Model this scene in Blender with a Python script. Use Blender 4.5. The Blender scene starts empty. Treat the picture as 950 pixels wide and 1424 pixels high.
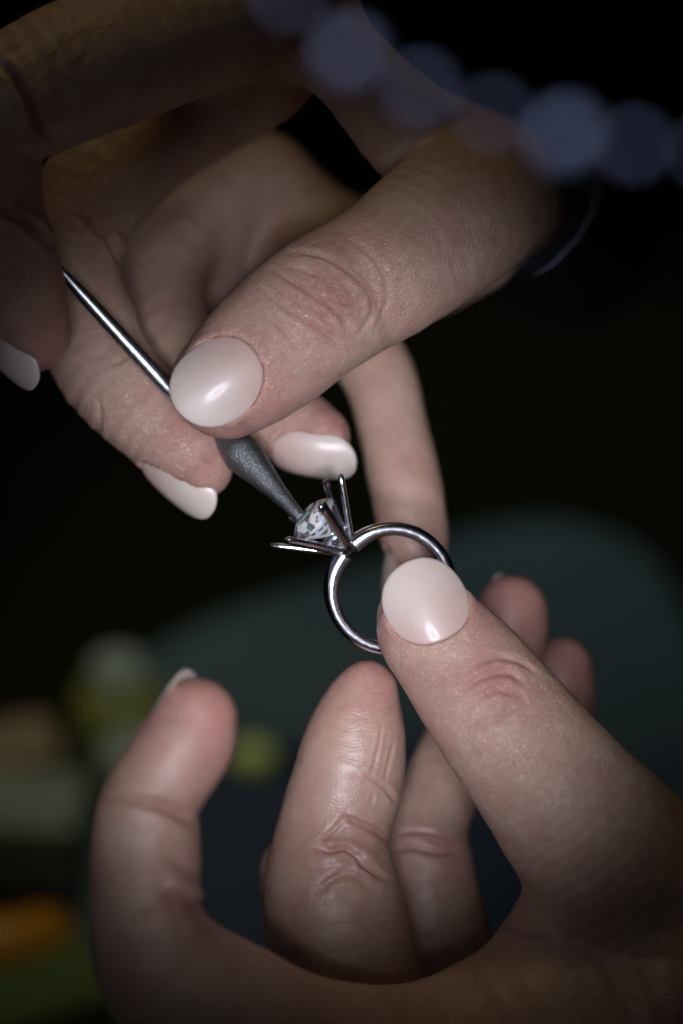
import bpy, bmesh, math, random
import numpy as np
from mathutils import Vector, Matrix, Euler

random.seed(4)
RNG = np.random.default_rng(4)
sc = bpy.context.scene
col = sc.collection

# ------------------------------------------------------------------ camera
D = 395.56                       # mm from the lens to the focus plane: 0.1 mm per photo pixel there
ROT = Euler((math.radians(55), 0, 0)).to_matrix()
C0 = Vector((0.0, 0.0, 0.27))    # centre of the focus plane, metres above the bench top
ROTN = np.array(ROT)
C0N = np.array(C0)

def world(p):
    """millimetres about the focus point (x right, y up, z towards the lens) -> metres in the room"""
    p = np.asarray(p, float)
    return p @ ROTN.T * 0.001 + C0N

def wv(p):
    return Vector(world(p))

cam_d = bpy.data.cameras.new('camera')
cam = bpy.data.objects.new('camera', cam_d)
col.objects.link(cam)
cam.rotation_euler = (math.radians(55), 0, 0)
cam.location = wv((0, 0, D))
cam_d.lens = 100
cam_d.sensor_fit = 'VERTICAL'
cam_d.sensor_height = 36
cam_d.sensor_width = 24
cam_d.clip_start = 0.01
cam_d.clip_end = 50
cam_d.dof.use_dof = True
cam_d.dof.focus_distance = (D + 1.5) * 0.001
cam_d.dof.aperture_fstop = 7.8
cam_d.dof.aperture_blades = 0
sc.camera = cam

def mm(px, py, z):
    k = 0.1 * (D - z) / D
    return np.array([(px - 475) * k, (712 - py) * k, z], float)

CAMW = wv((0, 0, D))
def bench(px, py, h=0.0):
    d = world(mm(px, py, 0)) - np.array(CAMW)
    t = (h - CAMW.z) / d[2]
    return np.array(CAMW) + t * d

# ------------------------------------------------------------------ light
w = bpy.data.worlds.new('World')
sc.world = w
w.use_nodes = True
w.node_tree.nodes['Background'].inputs[0].default_value = (0.30, 0.38, 0.55, 1)
w.node_tree.nodes['Background'].inputs[1].default_value = 0.002

def aim(o, target):
    d = wv(target) - o.location
    o.rotation_euler = d.to_track_quat('-Z', 'Y').to_euler()

def spot(name, p, t, power, colr, size_deg, blend, radius):
    l = bpy.data.lights.new(name, 'SPOT')
    l.energy = power; l.color = colr; l.spot_size = math.radians(size_deg); l.spot_blend = blend
    l.shadow_soft_size = radius
    o = bpy.data.objects.new(name, l); col.objects.link(o)
    o.location = wv(p); aim(o, t)
    return o

def area(name, p, t, power, colr, sx, sy, spread=180):
    l = bpy.data.lights.new(name, 'AREA')
    l.energy = power; l.color = colr; l.shape = 'RECTANGLE'; l.size = sx; l.size_y = sy
    l.spread = math.radians(spread)
    o = bpy.data.objects.new(name, l); col.objects.link(o)
    o.location = wv(p); aim(o, t)
    return o

# round magnifier lamp: twelve small lamps on a ring
KEYP = np.array((6.0, -34.0, 328.0)); KEYT = np.array((1.0, -5.5, 0.0))
kd = (KEYP - KEYT) / np.linalg.norm(KEYP - KEYT)
ku = np.cross(kd, (0, 1, 0)); ku /= np.linalg.norm(ku); kw = np.cross(kd, ku)
for i in range(12):
    a = 2 * math.pi * i / 12
    off = (ku * math.cos(a) + kw * math.sin(a)) * 36
    spot('ring_lamp', KEYP + off, KEYT + off * 0.15, 0.60, (0.86, 0.885, 1.0), 19.3, 1.0, 0.0085)
WARM = area('warm_bench_lamp', (-40, 330, 70), (10, 30, 0), 0.075, (1.0, 0.80, 0.36), 0.10, 0.05)
COOL = area('cool_fill', (-420, 160, 60), (0, 0, 0), 0.03, (0.66, 0.60, 1.0), 0.30, 0.20)  # unseen cool source, added for reflections and fill
PANEL1 = area('soft_panel_left', (-190, -20, 250), (0, -10, 0), 0.005, (0.85, 0.92, 1.0), 0.02, 0.12, 90)  # softbox added to put streaks on rod and ring
PANEL2 = area('soft_panel_top', (20, 110, 400), (0, -10, 0), 0.007, (0.85, 0.9, 1.0), 0.08, 0.015, 90)  # second added softbox, for reflections in metal and stone
BACK = spot('mat_fill', (60, 420, -380), (60, -140, -520), 0.9, (0.85, 0.95, 1.0), 50, 1.0, 0.03)  # added spot that brightens the mat and the bench behind
LEFTL = spot('bench_left_fill', (0, 0, 0), (0, 0, 1), 0.6, (1.0, 0.95, 0.75), 40, 1.0, 0.02)  # made-up spot that lifts the peg and the left bench items
_b = bench(170, 1130); LEFTL.location = Vector(_b) + Vector((-0.02, 0.16, 0.36))
LEFTL.rotation_euler = (Vector(_b) - LEFTL.location).to_track_quat('-Z', 'Y').to_euler()
BEADL = spot('bead_fill', (-150, 220, 350), (30, 22, 186), 2.6, (0.70, 0.78, 1.0), 26, 0.5, 0.006)  # no real source: added so the beads catch bluish light

sc.view_settings.view_transform = 'Standard'
sc.view_settings.look = 'None'
sc.view_settings.exposure = 0.0
sc.view_settings.gamma = 1.0
sc.render.engine = 'CYCLES'
sc.cycles.use_denoising = True
sc.cycles.max_bounces = 10
sc.cycles.transmission_bounces = 10
sc.cycles.glossy_bounces = 6
sc.cycles.sample_clamp_indirect = 12.0

# ------------------------------------------------------------------ helpers
def mm(px, py, z):
    k = 0.1 * (D - z) / D
    return np.array([(px - 475) * k, (712 - py) * k, z], float)

def tag(o, label=None, cat=None, group=None, kind=None):
    if label: o['label'] = label
    if cat: o['category'] = cat
    if group: o['group'] = group
    if kind: o['kind'] = kind
    return o

def empty(name, p, label=None, cat=None, group=None):
    o = bpy.data.objects.new(name, None); col.objects.link(o)
    o.location = wv(p); o.empty_display_size = 0.01
    return tag(o, label, cat, group)

def mesh_np(name, V, F, mat, parent=None, origin=None, smooth=True, in_mm=True):
    """V (n,3) in millimetres, F (m,4) or (m,3) int arrays, or a list of polygons"""
    W = world(V) if in_mm else np.asarray(V, float)
    if parent is not None:
        org = np.array(parent.matrix_world.translation if False else parent['_o'] if '_o' in parent else parent.location)
    else:
        org = world(origin) if (origin is not None and in_mm) else (np.array(origin) if origin is not None else W.mean(0))
    W = W - org
    me = bpy.data.meshes.new(name)
    if isinstance(F, np.ndarray):
        k = F.shape[1]
        me.vertices.add(len(W)); me.vertices.foreach_set('co', W.astype(np.float32).ravel())
        me.loops.add(F.size); me.loops.foreach_set('vertex_index', F.astype(np.int32).ravel())
        me.polygons.add(len(F))
        me.polygons.foreach_set('loop_start', np.arange(0, F.size, k, dtype=np.int32))
        me.polygons.foreach_set('loop_total', np.full(len(F), k, dtype=np.int32))
        me.update(calc_edges=True)
    else:
        me.from_pydata([tuple(v) for v in W], [], [list(f) for f in F])
        me.update()
    if smooth:
        me.polygons.foreach_set('use_smooth', np.ones(len(me.polygons), dtype=bool))
    if mat: me.materials.append(mat)
    o = bpy.data.objects.new(name, me); col.objects.link(o)
    if parent is not None:
        o.parent = parent
    else:
        o.location = org
    return o

def unit(v):
    v = np.asarray(v, float); return v / np.linalg.norm(v)

# value noise on numpy arrays -------------------------------------------------
def _h(ix, iy, iz, seed):
    n = (ix.astype(np.int64) * 374761393 + iy.astype(np.int64) * 668265263 + iz.astype(np.int64) * 2147483647 + seed * 974711) & 0xffffffff
    n = ((n ^ (n >> 13)) * 1274126177) & 0xffffffff
    n = n ^ (n >> 16)
    return (n & 0xffff) / 32767.5 - 1.0

def vnoise(x, y, z=None, seed=0):
    if z is None: z = np.zeros_like(x)
    fx, fy, fz = np.floor(x), np.floor(y), np.floor(z)
    tx, ty, tz = x - fx, y - fy, z - fz
    tx = tx * tx * (3 - 2 * tx); ty = ty * ty * (3 - 2 * ty); tz = tz * tz * (3 - 2 * tz)
    out = 0
    for a in (0, 1):
        for b in (0, 1):
            for c in (0, 1):
                wgt = (tx if a else 1 - tx) * (ty if b else 1 - ty) * (tz if c else 1 - tz)
                out = out + wgt * _h(fx + a, fy + b, fz + c, seed)
    return out

# ------------------------------------------------------------------ materials
def mat_new(name):
    m = bpy.data.materials.new(name); m.use_nodes = True
    nt = m.node_tree
    return m, nt, nt.nodes['Principled BSDF']

def node(nt, t, **kw):
    n = nt.nodes.new(t)
    for k, v in kw.items():
        if k in n.inputs.keys(): n.inputs[k].default_value = v
        else: setattr(n, k, v)
    return n

def math_node(nt, op, a, b=None, c=None):
    n = nt.nodes.new('ShaderNodeMath'); n.operation = op
    for i, v in enumerate((a, b, c)):
        if v is None: continue
        if hasattr(v, 'links'): nt.links.new(v, n.inputs[i])
        else: n.inputs[i].default_value = v
    return n.outputs[0]

def skin_material():
    m, nt, P = mat_new('skin')
    L = nt.links.new
    fc = node(nt, 'ShaderNodeAttribute', attribute_name='fc')      # s, arc, chain in mm
    fl = node(nt, 'ShaderNodeAttribute', attribute_name='flush')   # r flush, g palm side, b knuckle
    sep = nt.nodes.new('ShaderNodeSeparateColor'); L(fl.outputs['Color'], sep.inputs[0])
    geo = nt.nodes.new('ShaderNodeTexCoord')
    # colour: pale skin with blotches and flush
    n1 = node(nt, 'ShaderNodeTexNoise'); n1.inputs['Scale'].default_value = 170; n1.inputs['Detail'].default_value = 4
    L(geo.outputs['Object'], n1.inputs['Vector'])
    n2 = node(nt, 'ShaderNodeTexNoise'); n2.inputs['Scale'].default_value = 900; n2.inputs['Detail'].default_value = 3
    L(geo.outputs['Object'], n2.inputs['Vector'])
    mix1 = nt.nodes.new('ShaderNodeMix'); mix1.data_type = 'RGBA'
    mix1.inputs[6].default_value = (0.44, 0.295, 0.225, 1); mix1.inputs[7].default_value = (0.36, 0.175, 0.145, 1)
    f = math_node(nt, 'MULTIPLY_ADD', n1.outputs[0], 1.7, -0.66)
    f = math_node(nt, 'ADD', f, sep.outputs[0])
    f2 = math_node(nt, 'MULTIPLY_ADD', n2.outputs[0], 0.9, -0.45)
    f = math_node(nt, 'ADD', f, f2)
    cl = nt.nodes.new('ShaderNodeClamp'); L(f, cl.inputs[0])
    L(cl.outputs[0], mix1.inputs[0])
    L(mix1.outputs[2], P.inputs['Base Color'])
    P.inputs['Subsurface Weight'].default_value = 0.22
    P.inputs['Subsurface Radius'].default_value = (1.0, 0.36, 0.2)
    P.inputs['Subsurface Scale'].default_value = 0.0016
    P.inputs['Specular IOR Level'].default_value = 0.55
    P.inputs['Coat Weight'].default_value = 0.0
    r = math_node(nt, 'MULTIPLY_ADD', n2.outputs[0], 0.25, 0.31)
    L(r, P.inputs['Roughness'])
    # relief: cross lines of dorsal skin, ridges of palm side
    mp = nt.nodes.new('ShaderNodeMapping'); mp.inputs['Scale'].default_value = (2.3, 1.2, 1)
    L(fc.outputs['Vector'], mp.inputs['Vector'])
    wn = node(nt, 'ShaderNodeTexNoise'); wn.inputs['Scale'].default_value = 0.5; wn.inputs['Detail'].default_value = 2
    L(fc.outputs['Vector'], wn.inputs['Vector'])
    add = nt.nodes.new('ShaderNodeVectorMath'); add.operation = 'MULTIPLY_ADD'
    add.inputs[1].default_value = (1.6, 1.6, 0)
    L(wn.outputs['Color'], add.inputs[0]); L(mp.outputs[0], add.inputs[2])
    vo = nt.nodes.new('ShaderNodeTexVoronoi'); vo.feature = 'DISTANCE_TO_EDGE'; vo.inputs['Scale'].default_value = 1.0
    L(add.outputs[0], vo.inputs['Vector'])
    vo2 = nt.nodes.new('ShaderNodeTexVoronoi'); vo2.feature = 'DISTANCE_TO_EDGE'; vo2.inputs['Scale'].default_value = 2.3
    L(add.outputs[0], vo2.inputs['Vector'])
    vA = math_node(nt, 'MINIMUM', vo.outputs['Distance'], 0.13)
    vB = math_node(nt, 'MINIMUM', vo2.outputs['Distance'], 0.12)
    dors = math_node(nt, 'MULTIPLY_ADD', vB, 0.6, vA)
    # palm ridges
    sx = nt.nodes.new('ShaderNodeSeparateXYZ'); L(fc.outputs['Vector'], sx.inputs[0])
    wn2 = node(nt, 'ShaderNodeTexNoise'); wn2.inputs['Scale'].default_value = 0.22; wn2.inputs['Detail'].default_value = 1
    L(fc.outputs['Vector'], wn2.inputs['Vector'])
    ph = math_node(nt, 'MULTIPLY_ADD', wn2.outputs[0], 3.0, sx.outputs[0])
    ph = math_node(nt, 'MULTIPLY', ph, 2 * math.pi / 0.52)
    rid = math_node(nt, 'SINE', ph)
    rid = math_node(nt, 'MULTIPLY', rid, 0.014)
    palm = sep.outputs[1]
    h = nt.nodes.new('ShaderNodeMix'); h.data_type = 'FLOAT'
    L(palm, h.inputs[0]); L(dors, h.inputs[2]); L(rid, h.inputs[3])
    hs_ = nt.nodes.new('ShaderNodeMix'); hs_.data_type = 'FLOAT'; hs_.inputs[2].default_value = 0.08
    L(sep.outputs[2], hs_.inputs[0]); L(h.outputs[0], hs_.inputs[3])
    n3 = node(nt, 'ShaderNodeTexNoise'); n3.inputs['Scale'].default_value = 2600; n3.inputs['Detail'].default_value = 3
    L(geo.outputs['Object'], n3.inputs['Vector'])
    hh = math_node(nt, 'MULTIPLY_ADD', n3.outputs[0], 0.13, hs_.outputs[0])
    bp = nt.nodes.new('ShaderNodeBump'); bp.inputs['Strength'].default_value = 0.9; bp.inputs['Distance'].default_value = 0.0006
    L(hh, bp.inputs['Height']); L(bp.outputs[0], P.inputs['Normal'])
    return m

def nail_material():
    m, nt, P = mat_new('nail_gel')
    geo = nt.nodes.new('ShaderNodeTexCoord')
    n1 = node(nt, 'ShaderNodeTexNoise'); n1.inputs['Scale'].default_value = 220; n1.inputs['Detail'].default_value = 3
    nt.links.new(geo.outputs['Object'], n1.inputs['Vector'])
    mx = nt.nodes.new('ShaderNodeMix'); mx.data_type = 'RGBA'
    mx.inputs[6].default_value = (0.42, 0.345, 0.315, 1); mx.inputs[7].default_value = (0.47, 0.40, 0.365, 1)
    nt.links.new(n1.outputs[0], mx.inputs[0]); nt.links.new(mx.outputs[2], P.inputs['Base Color'])
    P.inputs['Subsurface Weight'].default_value = 0.35
    P.inputs['Subsurface Radius'].default_value = (1, 0.5, 0.4)
    P.inputs['Subsurface Scale'].default_value = 0.0012
    P.inputs['Roughness'].default_value = 0.50
    P.inputs['Coat Weight'].default_value = 0.2
    P.inputs['Coat Roughness'].default_value = 0.18
    n2 = node(nt, 'ShaderNodeTexNoise'); n2.inputs['Scale'].default_value = 500; n2.inputs['Detail'].default_value = 2
    nt.links.new(geo.outputs['Object'], n2.inputs['Vector'])
    bp = nt.nodes.new('ShaderNodeBump'); bp.inputs['Strength'].default_value = 0.12; bp.inputs['Distance'].default_value = 0.0002
    nt.links.new(n2.outputs[0], bp.inputs['Height']); nt.links.new(bp.outputs[0], P.inputs['Normal'])
    at = node(nt, 'ShaderNodeAttribute', attribute_name='ny')
    cm = nt.nodes.new('ShaderNodeMapRange'); cm.inputs[1].default_value = -1.0; cm.inputs[2].default_value = 0.7
    cm.interpolation_type = 'SMOOTHSTEP'
    nt.links.new(at.outputs['Fac'], cm.inputs[0])
    m2 = nt.nodes.new('ShaderNodeMix'); m2.data_type = 'RGBA'; m2.blend_type = 'MULTIPLY'; m2.inputs[0].default_value = 1.0
    m3 = nt.nodes.new('ShaderNodeMix'); m3.data_type = 'RGBA'; m3.inputs[6].default_value = (0.90, 0.74, 0.71, 1); m3.inputs[7].default_value = (1.08, 1.08, 1.06, 1)
    nt.links.new(cm.outputs[0], m3.inputs[0]); nt.links.new(mx.outputs[2], m2.inputs[6]); nt.links.new(m3.outputs[2], m2.inputs[7])
    nt.links.new(m2.outputs[2], P.inputs['Base Color'])
    return m

def metal(name, c, rough, bump=0.0, scale=1500.0):
    m, nt, P = mat_new(name)
    P.inputs['Base Color'].default_value = (*c, 1); P.inputs['Metallic'].default_value = 1.0
    P.inputs['Roughness'].default_value = rough
    geo = nt.nodes.new('ShaderNodeTexCoord')
    n = node(nt, 'ShaderNodeTexNoise'); n.inputs['Scale'].default_value = scale; n.inputs['Detail'].default_value = 4
    nt.links.new(geo.outputs['Object'], n.inputs['Vector'])
    r = math_node(nt, 'MULTIPLY_ADD', n.outputs[0], 0.16, rough - 0.05)
    nt.links.new(r, P.inputs['Roughness'])
    if bump:
        bp = nt.nodes.new('ShaderNodeBump'); bp.inputs['Strength'].default_value = bump; bp.inputs['Distance'].default_value = 0.0003
        nt.links.new(n.outputs[0], bp.inputs['Height']); nt.links.new(bp.outputs[0], P.inputs['Normal'])
    return m

def plain(name, c, rough=0.6, vary=0.25, scale=60.0, bump=0.2, spec=0.4):
    m, nt, P = mat_new(name)
    geo = nt.nodes.new('ShaderNodeTexCoord')
    n = node(nt, 'ShaderNodeTexNoise'); n.inputs['Scale'].default_value = scale; n.inputs['Detail'].default_value = 5
    nt.links.new(geo.outputs['Object'], n.inputs['Vector'])
    mx = nt.nodes.new('ShaderNodeMix'); mx.data_type = 'RGBA'
    mx.inputs[6].default_value = (*[x * (1 - vary) for x in c], 1)
    mx.inputs[7].default_value = (*[min(1, x * (1 + vary)) for x in c], 1)
    nt.links.new(n.outputs[0], mx.inputs[0]); nt.links.new(mx.outputs[2], P.inputs['Base Color'])
    P.inputs['Roughness'].default_value = rough
    P.inputs['Specular IOR Level'].default_value = spec
    bp = nt.nodes.new('ShaderNodeBump'); bp.inputs['Strength'].default_value = bump; bp.inputs['Distance'].default_value = 0.0005
    nt.links.new(n.outputs[0], bp.inputs['Height']); nt.links.new(bp.outputs[0], P.inputs['Normal'])
    return m

SKIN = skin_material()
NAIL = nail_material()

# ------------------------------------------------------------------ hands: an implicit surface meshed with surface nets
class Chain:
    """a finger or a piece of the palm: nodes (px, py, z mm, r px) from the tip inwards"""
    def __init__(self, name, nodes, dorsal, flat=0.95, sub=4, finger=True, inv=False):
        self.inv = inv
        self.name = name; self.finger = finger; self.flat = flat
        P = np.array([mm(a, b, z) for a, b, z, r in nodes])
        R = np.array([r * 0.1 * (D - z) / D for a, b, z, r in nodes])
        if np.ndim(dorsal[0]) == 0: dorsal = [dorsal, dorsal]
        dn = np.array([unit(d) for d in dorsal])
        Q = np.c_[P, R]
        E = np.vstack([2 * Q[0] - Q[1], Q, 2 * Q[-1] - Q[-2]])
        out = []
        for i in range(1, len(E) - 2):
            p0, p1, p2, p3 = E[i - 1:i + 3]
            for j in range(sub):
                t = j / sub
                out.append(0.5 * ((2 * p1) + (-p0 + p2) * t + (2 * p0 - 5 * p1 + 4 * p2 - p3) * t * t + (-p0 + 3 * p1 - 3 * p2 + p3) * t ** 3))
        out.append(Q[-1])
        out = np.array(out)
        self.p = out[:, :3]; self.r = out[:, 3]
        seg = np.linalg.norm(np.diff(self.p, axis=0), axis=1)
        self.s = np.r_[0, np.cumsum(seg)]
        f = self.s / self.s[-1]
        fi = f * (len(dn) - 1)
        k = np.clip(np.floor(fi).astype(int), 0, len(dn) - 2)
        self.n = np.array([dn[a] * (1 - (x - a)) + dn[a + 1] * (x - a) for a, x in zip(k, fi)])
        tan = np.gradient(self.p, axis=0)
        tan /= np.linalg.norm(tan, axis=1)[:, None]
        self.n -= (self.n * tan).sum(1)[:, None] * tan
        self.n /= np.linalg.norm(self.n, axis=1)[:, None]

    def seg_eval(self, i, X):
        a, b = self.p[i], self.p[i + 1]
        ba = b - a
        t = np.clip(((X - a) @ ba) / (ba @ ba), 0, 1).astype(np.float32)
        wv_ = X - (a + t[..., None] * ba)
        n = unit(self.n[i] + self.n[i + 1])
        wn = (wv_ @ self.n[i]) * (1 - t) + (wv_ @ self.n[i + 1]) * t
        d2 = (wv_ ** 2).sum(-1) + wn * wn * (1 / self.flat ** 2 - 1)
        return np.sqrt(np.maximum(d2, 1e-9)) - (self.r[i] + t * (self.r[i + 1] - self.r[i])), t, wn, wv_, n

def smin(a, b, k):
    h = np.maximum(k - np.abs(a - b), 0) / k
    return np.minimum(a, b) - h * h * k * 0.25

def nail_frame(nd):
    T = unit(nd['T']); N = np.asarray(nd['N'], float); N = unit(N - (N @ T) * T); B = np.cross(T, N)
    return T, N, B

def nail_height(nd, x, y):
    Rt, Rl = nd['Rt'], nd['Rl']
    return np.sqrt(np.maximum(Rt * Rt - x * x, (0.15 * Rt) ** 2)) - Rt - y * y / (2 * Rl)

def build_hand(chains, palm, nails, lo, hi, vox, features, kp=6.0):
    lo = np.array(lo, float); hi = np.array(hi, float)
    nx, ny, nz = [int(math.ceil((hi[i] - lo[i]) / vox)) + 1 for i in range(3)]
    BIG = 30.0
    ax = [lo[0] + vox * np.arange(nx), lo[1] + vox * np.arange(ny), lo[2] + vox * np.arange(nz)]
    def field(chs, k):
        Fg = np.full((nx, ny, nz), BIG, np.float32)
        for ch in chs:
            Fc = np.full((nx, ny, nz), BIG, np.float32) if k else Fg
            for i in range(len(ch.p) - 1):
                rr = max(ch.r[i], ch.r[i + 1]) + 6.5
                mn = np.minimum(ch.p[i], ch.p[i + 1]) - rr; mx = np.maximum(ch.p[i], ch.p[i + 1]) + rr
                a = np.clip(np.floor((mn - lo) / vox).astype(int), 0, (nx, ny, nz)); b = np.clip(np.ceil((mx - lo) / vox).astype(int), 0, (nx, ny, nz))
                if (b <= a).any(): continue
                X = np.stack(np.meshgrid(ax[0][a[0]:b[0]], ax[1][a[1]:b[1]], ax[2][a[2]:b[2]], indexing='ij'), -1).astype(np.float32)
                d = ch.seg_eval(i, X)[0]
                sl = (slice(a[0], b[0]), slice(a[1], b[1]), slice(a[2], b[2]))
                Fc[sl] = np.minimum(Fc[sl], d)
            if k: Fg = smin(Fg, Fc, k)
        return Fg
    PF = field(palm, kp)
    F = PF.copy()
    for ch in chains:
        Fc = field([ch], 0)
        F = smin(F, smin(Fc, PF, getattr(ch, 'kp', 4.0)), 0.5)
    del PF
    # nails: find the skin, place the nail, sink its bed
    def sample(p):
        q = (p - lo) / vox
        i = np.clip(np.floor(q).astype(int), 0, (nx - 2, ny - 2, nz - 2)); t = q - i
        v = 0
        for da in (0, 1):
            for db in (0, 1):
                for dc in (0, 1):
                    v += (t[0] if da else 1 - t[0]) * (t[1] if db else 1 - t[1]) * (t[2] if dc else 1 - t[2]) * F[i[0] + da, i[1] + db, i[2] + dc]
        return v
    for nd in nails:
        T, N, B = nail_frame(nd)
        C = mm(*nd['c'])
        q = C - 8 * N
        # walk outwards from inside
        inside = False
        for st in range(320):
            v = sample(q)
            if v < 0: inside = True
            elif inside: break
            q = q + 0.05 * N
        C = q + nd.get('lift', 0.12) * N
        nd['C'] = C
        rr = max(nd['L'], nd['W']) + 3
        a = np.clip(np.floor((C - rr - lo) / vox).astype(int), 0, (nx, ny, nz)); b = np.clip(np.ceil((C + rr - lo) / vox).astype(int), 0, (nx, ny, nz))
        if (b <= a).any(): continue
        X = np.stack(np.meshgrid(ax[0][a[0]:b[0]], ax[1][a[1]:b[1]], ax[2][a[2]:b[2]], indexing='ij'), -1).astype(np.float32) - C
        x = X @ B; y = X @ T; z = X @ N
        W_, L_ = nd['W'] + 0.0, nd['L'] + 0.0
        pw = nd.get('p', 2.4)
        rad = (np.abs(x / W_) ** pw + np.abs(y / L_) ** pw) ** (1 / pw)
        out = (rad - 1) * min(W_, L_)
        hN = nail_height(nd, x, y)
        fr = 0.62 * np.clip(0.75 - 1.0 * y / L_, 0, 1) ** 0.6
        dr = np.sqrt((out - 0.22) ** 2 + (z - hN + 0.30) ** 2) - fr + 1.6 * np.maximum(F[a[0]:b[0], a[1]:b[1], a[2]:b[2]] - 0.25, 0)
        sl = (slice(a[0], b[0]), slice(a[1], b[1]), slice(a[2], b[2]))
        F[sl] = np.where(fr > 0.05, smin(F[sl], dr, 0.9), F[sl])
        g = np.maximum(out, (nail_height(nd, x, y) - 0.35) - z)
        g = np.maximum(g, z - hN - 1.3)
        sl = (slice(a[0], b[0]), slice(a[1], b[1]), slice(a[2], b[2]))
        F[sl] = -smin(-F[sl], g, 0.35)
    # close at the box
    F[0] = F[-1] = 1; F[:, 0] = F[:, -1] = 1; F[:, :, 0] = F[:, :, -1] = 1
    # surface nets
    S = F < 0
    c = S[:-1, :-1, :-1].astype(np.int8)
    tot = sum(S[i:nx - 1 + i, j:ny - 1 + j, k:nz - 1 + k].astype(np.int8) for i in (0, 1) for j in (0, 1) for k in (0, 1))
    act = np.nonzero((tot > 0) & (tot < 8))
    idx = np.full((nx - 1, ny - 1, nz - 1), -1, np.int32)
    idx[act] = np.arange(len(act[0]))
    acc = np.zeros((len(act[0]), 3)); cnt = np.zeros(len(act[0]))
    corners = [(i, j, k) for i in (0, 1) for j in (0, 1) for k in (0, 1)]
    vals = {cc: F[act[0] + cc[0], act[1] + cc[1], act[2] + cc[2]] for cc in corners}
    for c1 in corners:
        for axx in range(3):
            if c1[axx]: continue
            c2 = tuple(1 if q == axx else c1[q] for q in range(3))
            v1, v2 = vals[c1], vals[c2]
            m = (v1 < 0) != (v2 < 0)
            t = np.where(m, v1 / np.where(m, v1 - v2, 1), 0)
            p = np.array(c1, float)[None, :] + t[:, None] * np.array([1.0 if q == axx else 0 for q in range(3)])
            acc += p * m[:, None]; cnt += m
    V = lo + vox * (np.stack(act, -1) + acc / cnt[:, None])
    quads = []
    for axx in range(3):
        u, v = (axx + 1) % 3, (axx + 2) % 3
        sl1 = [slice(1, None)] * 3; sl2 = [slice(1, None)] * 3
        n3 = (nx, ny, nz)
        s1 = [slice(1, n3[q] - 1) for q in range(3)]; s2 = list(s1)
        s1[axx] = slice(0, n3[axx] - 1); s2[axx] = slice(1, n3[axx])
        A_, B_ = S[tuple(s1)], S[tuple(s2)]
        for sign in (0, 1):
            e = np.nonzero((A_ & ~B_) if sign == 0 else (~A_ & B_))
            e = [np.array(q) for q in e]
            for q in range(3):
                if q != axx: e[q] = e[q] + 1
            def cell(du, dv):
                k = [None] * 3
                k[axx] = e[axx]; k[u] = e[u] - du; k[v] = e[v] - dv
                return idx[k[0], k[1], k[2]]
            Q = np.stack([cell(1, 1), cell(0, 1), cell(0, 0), cell(1, 0)], -1)
            if sign == 1: Q = Q[:, ::-1]
            quads.append(Q)
    Q = np.vstack(quads)
    Q = Q[(Q >= 0).all(1)]
    # light smoothing
    nb = np.vstack([Q[:, [0, 1]], Q[:, [1, 2]], Q[:, [2, 3]], Q[:, [3, 0]]])
    def lap(V, f):
        A = np.zeros_like(V); n = np.bincount(nb[:, 0], minlength=len(V)) + np.bincount(nb[:, 1], minlength=len(V))
        for q in range(3):
            A[:, q] = np.bincount(nb[:, 0], V[nb[:, 1], q], len(V)) + np.bincount(nb[:, 1], V[nb[:, 0], q], len(V))
        return V + f * (A / n[:, None] - V)
    for f in (0.5, -0.48) * 5: V = lap(V, f)
    def normals(V):
        fn = np.cross(V[Q[:, 2]] - V[Q[:, 0]], V[Q[:, 3]] - V[Q[:, 1]])
        N = np.zeros_like(V)
        for j in range(4):
            for q in range(3):
                N[:, q] += np.bincount(Q[:, j], fn[:, q], len(V))
        return N / np.maximum(np.linalg.norm(N, axis=1), 1e-9)[:, None]
    N = normals(V)
    # finger coordinates of every vertex
    best = np.full(len(V), 1e9); sC = np.zeros(len(V)); aC = np.zeros(len(V)); cC = np.zeros(len(V), int); rC = np.ones(len(V))
    allc = list(chains) + list(palm)
    for ci, ch in enumerate(allc):
        for i in range(len(ch.p) - 1):
            rr = max(ch.r[i], ch.r[i + 1]) + 2.5
            mn = np.minimum(ch.p[i], ch.p[i + 1]) - rr; mx = np.maximum(ch.p[i], ch.p[i + 1]) + rr
            m = np.nonzero(((V > mn) & (V < mx)).all(1))[0]
            if not len(m): continue
            d, t, wn, w_, n = ch.seg_eval(i, V[m])
            k = d < best[m]
            mk = m[k]
            best[mk] = d[k]; cC[mk] = ci; sC[mk] = ch.s[i] + t[k] * (ch.s[i + 1] - ch.s[i])
            tn = unit(ch.p[i + 1] - ch.p[i])
            bn = np.cross(tn, n)
            th = np.arctan2(w_[k] @ bn, wn[k])
            rC[mk] = ch.r[i] + t[k] * (ch.r[i + 1] - ch.r[i])
            # beyond the tip, continue s along the cap
            if i == 0:
                cap = w_[k] @ (-tn)
                sC[mk] = sC[mk] - np.where(t[k] <= 0, cap, 0)
            aC[mk] = th * rC[mk]
    pxx = 475 + V[:, 0] * D / (D - V[:, 2]) * 10; pyy = 712 - V[:, 1] * D / (D - V[:, 2]) * 10
    disp = np.zeros(len(V))
    th = aC / rC
    palmw = 1 / (1 + np.exp(-(np.abs(th) - 1.75) * 3))
    isf = np.array([c.finger for c in allc])[cC]
    invs = np.array([c.inv for c in allc])[cC]
    palmw = np.where(invs, 1 - palmw, palmw)
    palmw = np.where(isf, palmw, 0.5)
    # gentle unevenness
    disp += 0.10 * vnoise(V[:, 0] / 4, V[:, 1] / 4, V[:, 2] / 4, 3) + 0.05 * vnoise(V[:, 0] / 1.6, V[:, 1] / 1.6, V[:, 2] / 1.6, 5)
    flush = np.zeros(len(V)); knuck = np.zeros(len(V))
    names = [c.name for c in allc]
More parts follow.
